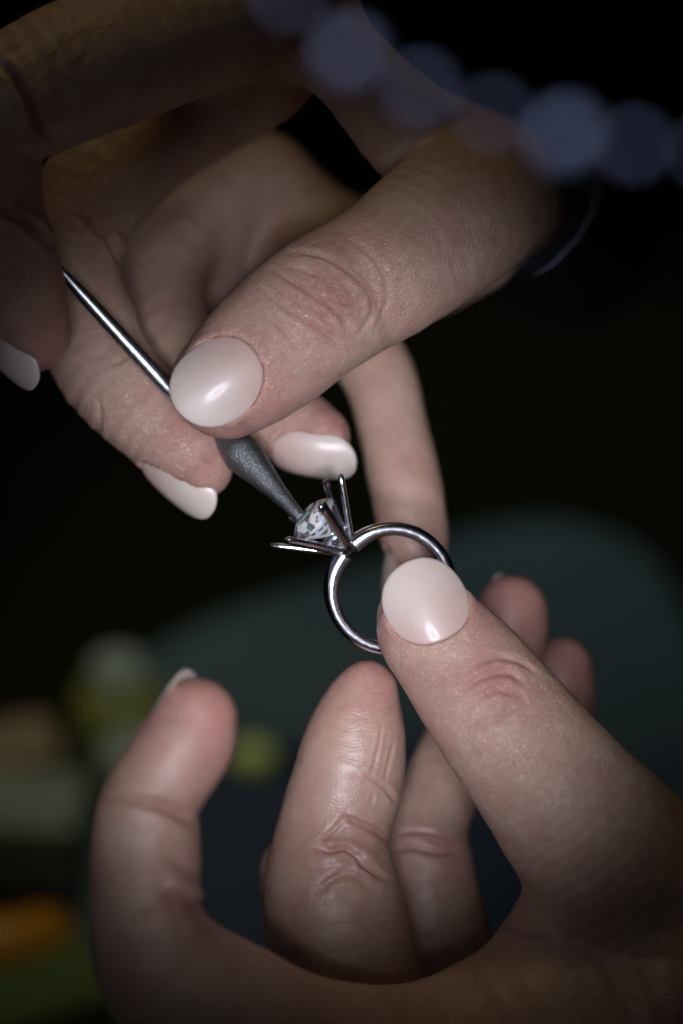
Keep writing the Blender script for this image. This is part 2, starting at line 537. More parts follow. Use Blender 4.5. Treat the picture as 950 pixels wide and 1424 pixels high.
    for ft in features:
        if ft[0] == 'line':                        # traced crease on the side seen: (kind, chain, points px, width px, depth mm)
            _, chn, pts, wd, dep = ft
            m = np.nonzero((cC == names.index(chn)) & (N[:, 2] > 0.05))[0]
            p = np.stack([pxx[m], pyy[m]], -1)
            # smooth the polyline
            pts = np.array(pts, float)
            if len(pts) > 2:
                E = np.vstack([2 * pts[0] - pts[1], pts, 2 * pts[-1] - pts[-2]]); o = []
                for i in range(1, len(E) - 2):
                    for j in range(4):
                        t = j / 4; p0, p1, p2, p3 = E[i - 1:i + 3]
                        o.append(0.5 * (2 * p1 + (-p0 + p2) * t + (2 * p0 - 5 * p1 + 4 * p2 - p3) * t * t + (-p0 + 3 * p1 - 3 * p2 + p3) * t ** 3))
                o.append(pts[-1]); pts = np.array(o)
            bd = np.full(len(m), 1e9); bt = np.zeros(len(m)); nn = len(pts) - 1
            for i in range(nn):
                ba = pts[i + 1] - pts[i]; t = np.clip(((p - pts[i]) @ ba) / (ba @ ba), 0, 1)
                dd = np.linalg.norm(p - pts[i] - t[:, None] * ba, axis=1)
                k = dd < bd; bd[k] = dd[k]; bt[k] = (i + t[k]) / nn
            fade = np.clip(np.sin(np.pi * np.clip(bt, 0.04, 0.96)) * 1.8, 0, 1)
            wob = 1 + 0.3 * vnoise(p[:, 0] / 14, p[:, 1] / 14, seed=9)
            x = bd / (wd * 0.85 * wob)
            flush[m] += 0.30 * fade * min(dep * 2, 1) * np.exp(-(x / 1.2) ** 2)  # crease lines tinted redder and darker
            disp[m] += 1.25 * dep * fade * (-np.exp(-x * x) + 0.42 * np.exp(-(x / 2.6 - 0.6) ** 2 * 2.0))
        elif ft[0] == 'knuckle':                   # (kind, chain, s0, half length, depth)
            _, chn, s0, hl, dep = ft
            m = np.nonzero(cC == names.index(chn))[0]
            ds = sC[m] - s0; a = aC[m]
            wr = 1.2 * vnoise(ds / 3.0, a / 3.0, seed=11)
            rho = np.sqrt(ds ** 2 + (a * 0.45) ** 2) * np.sign(ds) + wr
            mask = np.exp(-(ds / hl) ** 2) * np.exp(-(th[m] / 1.2) ** 4)
            disp[m] += -dep * mask * (1 - np.abs(np.sin(rho * math.pi / 1.5))) ** 3
            knuck[m] += mask
        elif ft[0] == 'bump':                      # (kind, px, py, z, radius mm, height mm)
            _, bx, by, bz, br, bh = ft
            c_ = mm(bx, by, bz)
            q = np.linalg.norm(V - c_, axis=1) / br
            disp += bh * np.exp(-q * q)
        elif ft[0] == 'flush':                     # (kind, px, py, z, radius mm, amount)
            _, bx, by, bz, br, bh = ft
            c_ = mm(bx, by, bz)
            q = np.linalg.norm(V - c_, axis=1) / br
            flush += bh * np.exp(-q * q)
    nbm = np.zeros(len(V))
    for e0, e1_ in ((nb[:, 0], nb[:, 1]), (nb[:, 1], nb[:, 0])):
        nbm += np.bincount(e0, (cC[e0] != cC[e1_]) | (np.abs(aC[e0] - aC[e1_]) > 4), len(V))
    seam = np.repeat((nbm > 0).astype(float)[:, None], 3, 1)
    for f in (0.7,) * 14: seam = np.maximum(lap(seam, f), (nbm > 0)[:, None] * 1.0)
    seam = np.clip(1 - 1.6 * seam[:, 0], 0, 1)
    # cross lines everywhere on the fingers, fainter
    lines = vnoise(sC / 0.9 + 0.8 * vnoise(sC / 3, aC / 3, seed=21), aC / 4.5, cC * 7.3, seed=22) * np.clip(1.2 - rC / 14, 0, 1)
    disp += 0.022 * seam * np.where(isf, 1, 0.0) * np.clip((38 - sC) / 12, 0, 1) * lines
    tipf = np.exp(-np.maximum(sC, 0) / 9.0) * isf
    flush += 0.45 * tipf
    fcs = np.stack([sC, aC, cC * 37.0], -1)
    for f in (0.6,) * 10:
        A = lap(fcs, f)
        jump = np.abs(A[:, 1] - fcs[:, 1]) > 3.0
        fcs = np.where(jump[:, None], fcs, A)
    sC, aC = fcs[:, 0], fcs[:, 1]
    V = V + N * disp[:, None]
    col_ = np.stack([np.clip(flush, -1, 1.2), palmw, np.clip(knuck, 0, 1) * 0 + seam, np.ones(len(V))], -1)
    fc = np.stack([sC, aC, cC * 37.0], -1)
    return V, Q, fc, col_

def make_hand(chains, palm, nails, lo, hi, vox, features, origin, label, hairs=()):
    V, Q, fc, colr = build_hand(chains, palm, nails, lo, hi, vox, features)
    o = mesh_np('hand', V, Q, SKIN, origin=origin)
    tag(o, label, 'hand')
    me = o.data
    a = me.attributes.new('fc', 'FLOAT_VECTOR', 'POINT'); a.data.foreach_set('vector', fc.astype(np.float32).ravel())
    a = me.attributes.new('flush', 'FLOAT_COLOR', 'POINT'); a.data.foreach_set('color', colr.astype(np.float32).ravel())
    if hairs:
        hx = 475 + V[:, 0] * D / (D - V[:, 2]) * 10; hy = 712 - V[:, 1] * D / (D - V[:, 2]) * 10
        parts = []
        for (x0, y0, dx, dy, cnt, ln) in hairs:
            for _ in range(cnt):
                x = x0 + RNG.uniform(-1, 1) * dx; y = y0 + RNG.uniform(-1, 1) * dy
                m = np.nonzero((np.abs(hx - x) < 4) & (np.abs(hy - y) < 4))[0]
                if not len(m): continue
                p = V[m[np.argmax(V[m, 2])]]
                d0 = np.array([-0.62, -0.62, 0.35]) + RNG.normal(size=3) * 0.16
                L0 = ln * RNG.uniform(0.6, 1.3); c_ = RNG.normal(size=3) * 0.8 + np.array([0, -0.4, -1.0])
                pts = [p + unit(d0) * L0 * t + c_ * (t ** 2) * L0 * 0.15 for t in np.linspace(-0.05, 1, 6)]
                parts.append(tube(pts, [0.032, 0.032, 0.03, 0.026, 0.02, 0.01], 4))
        Vh, Fh = join(parts)
        hm = plain('hair', (0.03, 0.018, 0.012), 0.5)
        tag(mesh_np('hair', Vh, Fh, hm, parent=o), kind='stuff')
    for nd in nails:
        T, N, B = nail_frame(nd)
        nr, ns = 14, 56
        pw = nd.get('p', 2.4); th_ = nd.get('th', 0.42)
        top = [(0.0, 0.0)]; rows = []
        verts = []; faces = []
        def pt(x, y, off, s=1.0):
            h = float(nail_height(nd, np.array(x), np.array(y)))
            return nd['C'] + x * B + y * T + (h + off) * N
        verts.append(pt(0, 0, 0.02))
        prof = [(j / nr, 0.02) for j in range(1, nr)] + [(0.985, 0.0), (1.0, -0.12), (0.995, -th_ + 0.08), (0.97, -th_)]
        for rho, off in prof:
            for k in range(ns):
                a_ = 2 * math.pi * k / ns
                ca, sa = math.cos(a_), math.sin(a_)
                rr = (abs(ca) ** pw + abs(sa) ** pw) ** (-1 / pw)
                x = nd['W'] * ca * rr * rho; y = nd['L'] * sa * rr * rho
                if y > 0: x *= 1 - nd.get('taper', 0.0) * (y / nd['L']) ** 2
                verts.append(pt(x, y, off))
        verts.append(pt(0, 0, -th_))
        for k in range(ns): faces.append((0, 1 + k, 1 + (k + 1) % ns))
        for j in range(len(prof) - 1):
            for k in range(ns):
                a0 = 1 + j * ns + k; a1 = 1 + j * ns + (k + 1) % ns
                faces.append((a0, a0 + ns, a1 + ns, a1))
        lb = 1 + (len(prof) - 1) * ns; last = len(verts) - 1
        for k in range(ns): faces.append((last, lb + (k + 1) % ns, lb + k))
        n_ = mesh_np('fingernail', np.array(verts), faces, NAIL, parent=o)
        a = n_.data.attributes.new('ny', 'FLOAT', 'POINT')
        a.data.foreach_set('value', (((np.array(verts) - nd['C']) @ T) / nd['L']).astype(np.float32))
    return o

def tube(path, rads, nseg=14, flat=None, cap=True, nrm=None):
    path = np.array(path, float); V = []; F = []
    for i, p in enumerate(path):
        t = unit(path[min(i + 1, len(path) - 1)] - path[max(i - 1, 0)])
        ref = np.array(nrm if nrm is not None else (0.3, 0.2, 1.0)); ref = unit(ref - (ref @ t) * t)
        b = np.cross(t, ref)
        for j in range(nseg):
            a = 2 * math.pi * j / nseg
            ca, sa = math.cos(a), math.sin(a)
            if flat:
                ca = math.copysign(abs(ca) ** 0.6, ca) * flat; sa = math.copysign(abs(sa) ** 0.6, sa)
            V.append(p + rads[i] * (ca * ref + sa * b))
    for i in range(len(path) - 1):
        for j in range(nseg):
            a = i * nseg + j; b = i * nseg + (j + 1) % nseg
            F.append((a, b, b + nseg, a + nseg))
    if cap:
        F.append(tuple(range(nseg))[::-1]); k = (len(path) - 1) * nseg; F.append(tuple(k + j for j in range(nseg)))
    return np.array(V), F

def join(parts):
    V = []; F = []; o = 0
    for v, f in parts:
        V.append(v); F += [tuple(i + o for i in q) for q in f]; o += len(v)
    return np.vstack(V), F

VOX = 0.36
NPZ = (0, 0, 1)
# ---- the hand above: holds the setting tool between thumb and middle finger
U_thumb = Chain('thumb', [(316, 533, -2, 78), (345, 510, -2, 87), (380, 480, -3, 94), (440, 430, -4, 98), (490, 400, -5, 98), (540, 372, -6, 99),
    (635, 300, -15, 106), (685, 264, -32, 98), (702, 264, -64, 88), (712, 278, -110, 86), (725, 300, -180, 90)], [(0.05, 0.0, 1)] * 2, 0.86, sub=8)
U_index = Chain('index', [(40, 458, 2, 62), (26, 420, 2, 72), (8, 365, 3, 78), (-12, 300, 5, 80), (-26, 230, 7, 90), (-20, 165, 9, 92), (60, 118, 9, 100),
    (140, 84, 7, 104), (220, 52, 4, 104), (320, 10, -2, 106), (400, -60, -10, 90)], [(-0.5, -0.5, 0.1), (-0.9, 0.1, 0), (-0.3, 0.9, 0.3), (0.1, 1, 0.3)], 0.95)
U_middle = Chain('middle', [(280, 648, -15, 45), (252, 618, -16, 58), (205, 575, -17, 68), (150, 515, -18, 73), (122, 455, -19, 75), (104, 390, -19, 68), (104, 320, -20, 76), (140, 255, -22, 82),
    (215, 180, -30, 88), (320, 110, -38, 95)], [(-0.5, -0.6, 0.35), (-1, -0.1, 0.0), (-0.4, 0.9, -0.3)], 0.95)
U_ring = Chain('ring', [(440, 606, -22, 48), (405, 590, -24, 58), (340, 560, -27, 64), (255, 500, -31, 66), (225, 430, -42, 66), (225, 370, -50, 68), (265, 320, -60, 76), (350, 260, -68, 82)],
    [(0.1, -0.8, 0.5), (-0.6, -0.8, 0), (-1, 0.3, 0), (-.3, 1, 0)], 0.95)
U_little = Chain('little', [(572, 812, -30, 34), (577, 785, -30, 45), (574, 735, -31, 51), (562, 665, -34, 52), (545, 590, -38, 50), (525, 520, -42, 52), (470, 440, -48, 58), (430, 380, -58, 66), (440, 345, -66, 70)],
    [(0.95, 0.1, 0.3), (0.3, 0.5, 0.8), (0, 0.5, 1)], 0.95, inv=True)
U_palm = [
    Chain('palm', [(310, 30, -12, 100), (380, 0, -14, 90), (420, -60, -14, 80)], NPZ, 1.0, finger=False),
    Chain('palm', [(310, 80, -24, 80), (350, 90, -26, 88), (380, 40, -24, 80)], NPZ, 1.0, finger=False),
    Chain('palm', [(370, -50, -8, 80), (440, 40, -10, 62), (505, 112, -14, 58), (575, 185, -22, 70), (640, 225, -38, 78), (680, 250, -66, 80)], NPZ, 1.0, finger=False),
    Chain('palm', [(270, 300, -66, 90), (330, 280, -70, 90), (430, 350, -72, 95), (520, 370, -74, 90), (640, 330, -80, 90)], NPZ, 1.0, finger=False),
    Chain('palm', [(240, 450, -62, 52), (300, 380, -66, 70), (370, 330, -72, 90)], NPZ, 1.0, finger=False),
]
U_nails = [
    dict(c=(303, 534, 0), T=(-0.80, -0.60, 0.02), N=(0.04, 0.08, 1), L=6.7, W=5.75, Rt=8.6, Rl=26, p=2.15, lift=0.25),
    dict(c=(246, 674, -15), T=(0.76, -0.64, 0.08), N=(-0.40, -0.44, 0.80), L=6.6, W=4.3, Rt=5.0, Rl=22, p=2.3, lift=0.25),
    dict(c=(437, 636, -20), T=(0.97, -0.16, 0.06), N=(0.05, -0.60, 0.80), L=6.3, W=4.2, Rt=5.0, Rl=22, p=2.4, lift=0.25),
    dict(c=(26, 486, 2), T=(0.72, -0.68, 0.05), N=(-0.50, -0.50, 0.70), L=5.6, W=3.6, Rt=4.6, Rl=20, p=2.4, lift=0.2),
    dict(c=(530, 795, -29), T=(-0.1, -0.98, 0.03), N=(-0.9, 0.05, 0.35), L=5.6, W=3.2, Rt=4.0, Rl=20, p=2.4, lift=0.1),
]
U_feat = [
    ('knuckle', 'thumb', 19, 7, 0.14), ('knuckle', 'thumb', 33, 9, 0.05),
    ('line', 'thumb', [(405, 352), (430, 352), (456, 360), (484, 376), (506, 395), (519, 417), (516, 439), (497, 467)], 5, 0.50),
    ('line', 'thumb', [(468, 319), (497, 341), (525, 363), (538, 395), (535, 426), (522, 458)], 5, 0.26),
    ('line', 'thumb', [(377, 374), (408, 392), (437, 411), (459, 426), (478, 442), (487, 458)], 5, 0.48),
    ('line', 'thumb', [(355, 392), (377, 411), (399, 430), (424, 445), (446, 458), (472, 474), (484, 474)], 4.5, 0.42),
    ('line', 'thumb', [(361, 426), (389, 455), (415, 483), (434, 505)], 4, 0.22),
    ('line', 'thumb', [(424, 379), (446, 382), (459, 392), (456, 398)], 4, 0.22),
    ('line', 'thumb', [(446, 407), (468, 423), (497, 417), (509, 404)], 4.5, 0.35),
    ('line', 'thumb', [(400, 372), (425, 376), (450, 390), (470, 400)], 4, 0.25),
    ('line', 'thumb', [(430, 425), (450, 440), (470, 462)], 4, 0.25),
    ('line', 'thumb', [(388, 402), (402, 416), (404, 430)], 4, 0.22),
    ('line', 'thumb', [(455, 330), (490, 352), (515, 385), (526, 420)], 4, 0.2),
    ('line', 'middle', [(137, 548), (140, 580), (136, 611)], 5, 0.3),
    ('line', 'middle', [(110, 545), (104, 570), (100, 590)], 5, 0.3),
    ('line', 'middle', [(150, 510), (166, 502), (182, 492)], 5, 0.4),
    ('line', 'middle', [(148, 325), (158, 345), (166, 368)], 7, 1.0),
    ('line', 'middle', [(110, 300), (130, 318), (150, 335)], 6, 0.5),
    ('line', 'index', [(-5, 292), (25, 305), (52, 325), (70, 345)], 7, 1.2),
    ('line', 'index', [(0, 90), (20, 105), (45, 150), (66, 205)], 8, 1.5),
    ('flush', 455, 430, 5, 5, 0.55), ('flush', 380, 560, 0, 6, 0.25), ('flush', 90, 470, 5, 6, 0.6), ('flush', 120, 290, -12, 6, 0.4),
    ('flush', 270, 600, -10, 6, 0.3), ('flush', 470, 590, -18, 6, 0.4),
]
UPPER = make_hand([U_thumb, U_index, U_middle, U_ring, U_little], U_palm, U_nails, (-53, -16, -76), (58, 76, 24), VOX, U_feat, (40, 40, -30),
    'upper hand with pale polished nails pinching the metal setting tool between thumb and fingers',
    hairs=[(70, 45, 60, 35, 15, 8.0), (190, 30, 60, 25, 5, 6.0)])

# ---- the hand below: holds the ring between thumb and middle finger
L_thumb = Chain('thumb', [(590, 862, 0, 66), (602, 880, 0, 76), (640, 925, 0, 86), (690, 990, 0, 96), (760, 1080, -1, 106), (840, 1180, -4, 124),
    (940, 1300, -10, 150), (1060, 1450, -18, 190)], [(0.15, 0.12, 1)] * 2, 0.86, sub=8)
L_index = Chain('index', [(272, 1003, 31, 60), (262, 1030, 31, 67), (238, 1065, 32, 69), (207, 1112, 32, 68), (203, 1160, 32, 78), (202, 1225, 31, 80), (205, 1290, 30, 84),
    (232, 1352, 28, 98), (310, 1405, 24, 105), (430, 1462, 16, 108), (580, 1480, 4, 118), (740, 1450, -4, 140)], [(-0.7, 0.5, -0.5), (-1, 0, -0.3), (-0.9, -0.4, -0.1), (-0.3, -1, 0), (0, -1, 0.2)], 0.95)
L_middle = Chain('middle', [(510, 962, -9, 44), (503, 985, -9, 55), (493, 1035, -9, 72), (480, 1100, -9, 79), (462, 1165, -9, 80), (460, 1230, -8, 93), (472, 1305, -9, 102), (500, 1400, -14, 100), (560, 1520, -22, 110)],
    [(0.25, -0.2, 1), (0.2, 0, 1), (0.2, 0, 1)], 0.92, inv=True)
L_ring = Chain('ring', [(711, 852, -38, 52), (705, 885, -38, 58), (680, 960, -37, 60), (630, 1060, -35, 56), (592, 1150, -29, 60), (592, 1220, -26, 72), (606, 1300, -26, 76), (640, 1400, -28, 80), (680, 1520, -30, 90)],
    [(0.7, -0.4, 0.6), (0.3, 0, 1), (.2, 0, 1)], 0.95, inv=True)
L_little = Chain('little', [(781, 930, -47, 44), (777, 955, -47, 52), (785, 1040, -48, 52), (850, 1190, -46, 58), (900, 1330, -42, 66), (900, 1480, -38, 80)], [(-0.7, 0.4, -0.6), (0, 0, -1)], 0.95)
L_knuckle = Chain('knuckle', [(412, 1212, -18, 52), (425, 1255, -18, 56), (500, 1320, -24, 60)], (-1, 0, 0), 1.0, finger=False)
L_palm = [
    Chain('palm', [(640, 1500, -6, 130), (780, 1440, -8, 150), (920, 1400, -12, 165), (1060, 1480, -16, 190)], NPZ, 1.0, finger=False),
    Chain('palm', [(775, 1290, -6, 62), (800, 1330, -8, 90), (900, 1360, -8, 120)], NPZ, 1.0, finger=False),
    Chain('palm', [(600, 1530, -26, 130), (800, 1500, -34, 160), (980, 1500, -34, 190)], NPZ, 1.0, finger=False),
]
L_nails = [
    dict(c=(592, 839, 3), T=(-0.50, 0.86, -0.2), N=(0.04, 0.26, 1), L=6.1, W=5.9, Rt=8.8, Rl=24, p=2.2, lift=0.3),
    dict(c=(243, 985, 29), T=(0.55, 0.83, -0.1), N=(-0.72, 0.50, -0.48), L=5.2, W=4.8, Rt=6.6, Rl=24, p=2.3, lift=0.1),
    dict(c=(668, 838, -42), T=(0.40, 0.9, 0.0), N=(-0.80, 0.30, -0.52), L=5.4, W=4.4, Rt=5.4, Rl=20, p=2.3, lift=0.1),
]
L_feat = [
    ('knuckle', 'thumb', 17, 7, 0.14), ('knuckle', 'thumb', 32, 10, 0.05),
    ('line', 'thumb', [(641, 963), (659, 948), (685, 937), (711, 937), (729, 952)], 6, 0.42),
    ('line', 'thumb', [(648, 937), (674, 918), (703, 915), (733, 926), (747, 941)], 5, 0.25),
    ('line', 'thumb', [(644, 1018), (674, 1007), (703, 992), (725, 977)], 7, 0.4),
    ('line', 'thumb', [(655, 975), (690, 960), (725, 968)], 6, 0.28),
    ('line', 'middle', [(512, 1081), (534, 1095), (553, 1117)], 4, 0.40),
    ('line', 'middle', [(479, 1136), (497, 1143), (519, 1154), (540, 1168)], 5.5, 0.6),
    ('line', 'middle', [(438, 1180), (460, 1184), (479, 1180), (497, 1191), (505, 1202), (527, 1217), (546, 1226)], 6, 0.62),
    ('line', 'middle', [(445, 1172), (462, 1156), (479, 1138)], 5, 0.3),
    ('line', 'middle', [(440, 1240), (480, 1215), (520, 1235)], 8, 0.3),
    ('line', 'middle', [(532, 1003), (526, 1040), (516, 1080)], 2.6, 0.18),
    ('line', 'middle', [(549, 1026), (540, 1062), (534, 1088)], 2.6, 0.18),
    ('line', 'middle', [(519, 1102), (517, 1120)], 2.6, 0.15),
    ('line', 'ring', [(545, 1182), (575, 1178), (610, 1186), (640, 1180)], 6, 0.45),
    ('line', 'ring', [(552, 1160), (580, 1156), (612, 1160)], 5, 0.3),
    ('line', 'index', [(139, 1104), (168, 1108), (202, 1116), (232, 1123), (261, 1139), (276, 1154)], 9, 0.8),
    ('line', 'index', [(236, 1195), (257, 1211), (284, 1226)], 10, 0.40),
    ('line', 'index', [(220, 1243), (253, 1253), (288, 1264)], 10, 0.6),
    ('line', 'index', [(185, 1283), (219, 1270), (265, 1267), (290, 1272)], 11, 0.45),
    ('flush', 690, 950, 8, 6, 0.6), ('flush', 285, 1010, 30, 9, 0.55), ('flush', 470, 1180, 0, 7, 0.4), ('flush', 250, 1250, 30, 7, 0.5),
    ('flush', 720, 860, -38, 8, 0.7), ('flush', 790, 940, -45, 8, 0.6), ('flush', 610, 1200, -20, 8, 0.3), ('flush', 500, 960, -6, 5, 0.3),
]
make_hand([L_thumb, L_index, L_middle, L_ring, L_little, L_knuckle], L_palm, L_nails, (-42, -86, -62), (58, -8, 46), VOX, L_feat, (45, -70, -10),
    'lower hand cupped below, gripping the silver ring between thumb and middle finger')

M_CLOTH = plain('dark_cloth', (0.010, 0.010, 0.014), 0.95, 0.3, 700, 0.5, 0.05)  # added near-black sleeve, stands in for shade swallowing the wrist
sp_ = [mm(712, 272, -84), mm(722, 280, -108), mm(735, 292, -138), mm(755, 312, -172), mm(790, 335, -215)]
V, F = tube(sp_, [11.6, 13.4, 14.4, 16.5, 19.0], 48, cap=False)
V2, F2 = tube(sp_, [10.8, 12.6, 13.6, 15.7, 18.0], 48, cap=False)
nz_ = vnoise(V[:, 0] / 5, V[:, 1] / 5, V[:, 2] / 5, 41)
V = V + nz_[:, None] * 0.5
nn = len(V); F = F + [tuple(i + nn for i in f)[::-1] for f in F2] + [(k, nn + k, nn + (k + 1) % 48, (k + 1) % 48) for k in range(48)]
mesh_np('added_sleeve', np.vstack([V, V2]), F, M_CLOTH, parent=UPPER)

# ------------------------------------------------------------------ ring
RING_N = unit((0.13, -0.09, 0.98))
RING_C = mm(543, 818, -6)
A_ = unit(np.array([-0.735, 0.68, 0.15]) - (np.array([-0.735, 0.68, 0.15]) @ RING_N) * RING_N)   # towards the head
E_ = unit(np.cross(A_, RING_N))          # along the band
if E_[0] < 0: E_ = -E_
SILVER = metal('polished_white_gold', (0.78, 0.80, 0.86), 0.16)
RING = empty('engagement_ring', RING_C, 'polished silver solitaire ring with six open prongs, held by the lower hand', 'ring')
def ring_band():
    n, m = 160, 20
    V = []; F = []
    Ro = 9.5
    g0 = 0.10                                # half gap under the head
    for i in range(n + 1):
        a = g0 + (2 * math.pi - 2 * g0) * i / n
        u = math.cos(a) * A_ + math.sin(a) * E_
        near = math.exp(-((min(a, 2 * math.pi - a)) / 0.55) ** 2)
        th = 1.95 + 0.7 * near; wd = 1.5 + 0.15 * near
        for j in range(m):
            b = 2 * math.pi * j / m
            cb, sb = math.cos(b), math.sin(b)
            # D profile: domed outside, nearly flat inside
            x = (abs(cb) ** 0.75) * math.copysign(1, cb); y = (abs(sb) ** 0.8) * math.copysign(1, sb)
            rad = Ro - th / 2 + (th / 2) * (x if x > 0 else max(x * 1.15, -0.92))
            V.append(RING_C + u * rad + RING_N * (wd * y))
    for i in range(n):
        for j in range(m):
            a = i * m + j; b = i * m + (j + 1) % m
            F.append((a, b, b + m, a + m))
    F.append(tuple(range(m))[::-1]); F.append(tuple(n * m + j for j in range(m)))
    mesh_np('band', np.array(V), F, SILVER, parent=RING)
ring_band()

HB = RING_C + A_ * 8.7                      # foot of the head
e1 = E_ if (E_ @ np.array([0.7, 0.7, 0])) > 0 else -E_
e2 = RING_N
# collar
col_parts = []
def ringlet(c, R, r, n=40, m=10):
    V = []; F = []
    for i in range(n):
        a = 2 * math.pi * i / n; u = math.cos(a) * e1 + math.sin(a) * e2
        for j in range(m):
            b = 2 * math.pi * j / m
            V.append(c + u * (R + r * math.cos(b)) + A_ * r * 1.3 * math.sin(b))
    for i in range(n):
        for j in range(m):
            a = i * m + j; b = i * m + (j + 1) % m; k = (i + 1) % n
            F.append((a, b, k * m + (j + 1) % m, k * m + j))
    return np.array(V), F
mesh_np('collar', *ringlet(HB + A_ * 0.5, 1.25, 0.42), SILVER, parent=RING)
mesh_np('collar', *ringlet(HB + A_ * 2.3, 2.05, 0.30), SILVER, parent=RING)
cr = [(HB - A_ * 1.2 + A_ * t * 2.6) for t in np.linspace(0, 1, 9)]
mesh_np('bridge', *tube(cr, [0.5, 1.05, 1.3, 1.4, 1.42, 1.4, 1.3, 1.05, 0.5], 28, nrm=e2), SILVER, parent=RING)
for k in range(6):
    psi = math.radians(14 + 60 * k)
    u = math.cos(psi) * e1 + math.sin(psi) * e2
    pts = []; rs = []
    for t in np.linspace(0, 1, 9):
        rr = 0.9 + (7.0 - 0.9) * (t ** 1.0); hh = -0.3 + 7.9 * t
        pts.append(HB + A_ * hh + u * rr); rs.append(0.84 - 0.16 * t)
    pts.append(pts[-1] + unit(pts[-1] - pts[-2]) * 0.25); rs.append(0.42)
    pts.append(pts[-1] + unit(pts[-1] - pts[-2]) * 0.08); rs.append(0.08)
    mesh_np('prong', *tube(pts, rs, 16, flat=0.6, nrm=u), SILVER, parent=RING)

# ------------------------------------------------------------------ diamond
def diamond_material():
    m, nt, P = mat_new('diamond')
    nt.nodes.remove(P)
    out = nt.nodes['Material Output']
    # three slightly different indices: the stone splits light into colours
    mixs = None
    sh = []
    for c, ior in (((1, 0.02, 0.02), 2.38), ((0.02, 1, 0.02), 2.42), ((0.02, 0.02, 1), 2.47)):
        g = nt.nodes.new('ShaderNodeBsdfGlass'); g.distribution = 'SHARP' if False else g.distribution
        g.inputs['Color'].default_value = (*c, 1); g.inputs['Roughness'].default_value = 0.0; g.inputs['IOR'].default_value = ior
        sh.append(g)
    a1 = nt.nodes.new('ShaderNodeAddShader'); a2 = nt.nodes.new('ShaderNodeAddShader')
    nt.links.new(sh[0].outputs[0], a1.inputs[0]); nt.links.new(sh[1].outputs[0], a1.inputs[1])
    nt.links.new(a1.outputs[0], a2.inputs[0]); nt.links.new(sh[2].outputs[0], a2.inputs[1])
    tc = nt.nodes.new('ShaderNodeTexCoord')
    vo = nt.nodes.new('ShaderNodeTexVoronoi'); vo.inputs['Scale'].default_value = 1250; vo.distance = 'MANHATTAN'  # bright cells put into the stone in place of inner reflections and sparkle
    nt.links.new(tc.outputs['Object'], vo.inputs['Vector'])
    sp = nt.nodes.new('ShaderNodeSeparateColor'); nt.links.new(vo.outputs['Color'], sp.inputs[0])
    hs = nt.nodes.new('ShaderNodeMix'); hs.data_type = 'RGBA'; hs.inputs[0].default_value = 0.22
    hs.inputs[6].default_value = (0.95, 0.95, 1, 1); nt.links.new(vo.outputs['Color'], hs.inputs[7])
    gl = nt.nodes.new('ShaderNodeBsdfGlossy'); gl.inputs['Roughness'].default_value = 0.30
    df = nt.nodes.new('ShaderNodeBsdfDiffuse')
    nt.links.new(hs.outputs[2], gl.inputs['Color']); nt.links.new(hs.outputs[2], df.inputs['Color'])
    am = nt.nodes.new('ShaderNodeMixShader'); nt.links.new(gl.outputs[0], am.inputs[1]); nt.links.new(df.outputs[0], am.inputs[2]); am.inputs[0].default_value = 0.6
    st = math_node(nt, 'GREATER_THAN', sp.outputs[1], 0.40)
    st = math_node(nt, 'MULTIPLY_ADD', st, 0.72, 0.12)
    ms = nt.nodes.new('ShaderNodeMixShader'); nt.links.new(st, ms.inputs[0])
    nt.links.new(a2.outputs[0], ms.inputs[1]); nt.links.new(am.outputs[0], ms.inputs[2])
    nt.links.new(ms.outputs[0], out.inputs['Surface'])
    return m

def diamond():
    R = 4.05
    def P3(r, a, h): return (r * math.cos(a), r * math.sin(a), h)
    bm = bmesh.new()
    pts = []
    tr = R * 0.56; th = R * 0.32; gt = 0.06
    for k in range(8): pts.append(P3(tr, 2 * math.pi * k / 8, th + gt))
    for k in range(8): pts.append(P3(R * 0.80, 2 * math.pi * (k + .5) / 8, th * 0.56 + gt))
    for k in range(16): pts.append(P3(R, 2 * math.pi * k / 16, gt)); pts.append(P3(R, 2 * math.pi * k / 16, -gt))
    for k in range(8): pts.append(P3(R * 0.24, 2 * math.pi * k / 8, -R * 0.68))
    pts.append((0, 0, -R * 0.86))
    vs = [bm.verts.new(p) for p in pts]
    bmesh.ops.convex_hull(bm, input=vs)
    bmesh.ops.dissolve_limit(bm, angle_limit=math.radians(0.8), verts=bm.verts[:], edges=bm.edges[:])
    bmesh.ops.recalc_face_normals(bm, faces=bm.faces[:])
    rot = math.radians(9)
    V = []; F = []
    bm.verts.ensure_lookup_table()
    tilt_u = unit(A_ + 0.10 * e2 - 0.04 * e1)
    t1 = unit(e1 - (e1 @ tilt_u) * tilt_u); t2 = np.cross(tilt_u, t1)
    cc = HB + A_ * 6.0 - e1 * 0.3
    for v in bm.verts:
        x = v.co.x * math.cos(rot) - v.co.y * math.sin(rot); y = v.co.x * math.sin(rot) + v.co.y * math.cos(rot)
        V.append(cc + t1 * x + t2 * y + tilt_u * v.co.z)
    for f in bm.faces: F.append([v.index for v in f.verts])
    bm.verts.index_update()
    F = [[v.index for v in f.verts] for f in bm.faces]
    bm.free()
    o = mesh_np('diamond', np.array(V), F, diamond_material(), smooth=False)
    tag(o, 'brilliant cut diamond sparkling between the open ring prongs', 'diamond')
    return cc + tilt_u * (R * 0.32 + 0.06) - e1 * 0.9
TABLE = diamond()

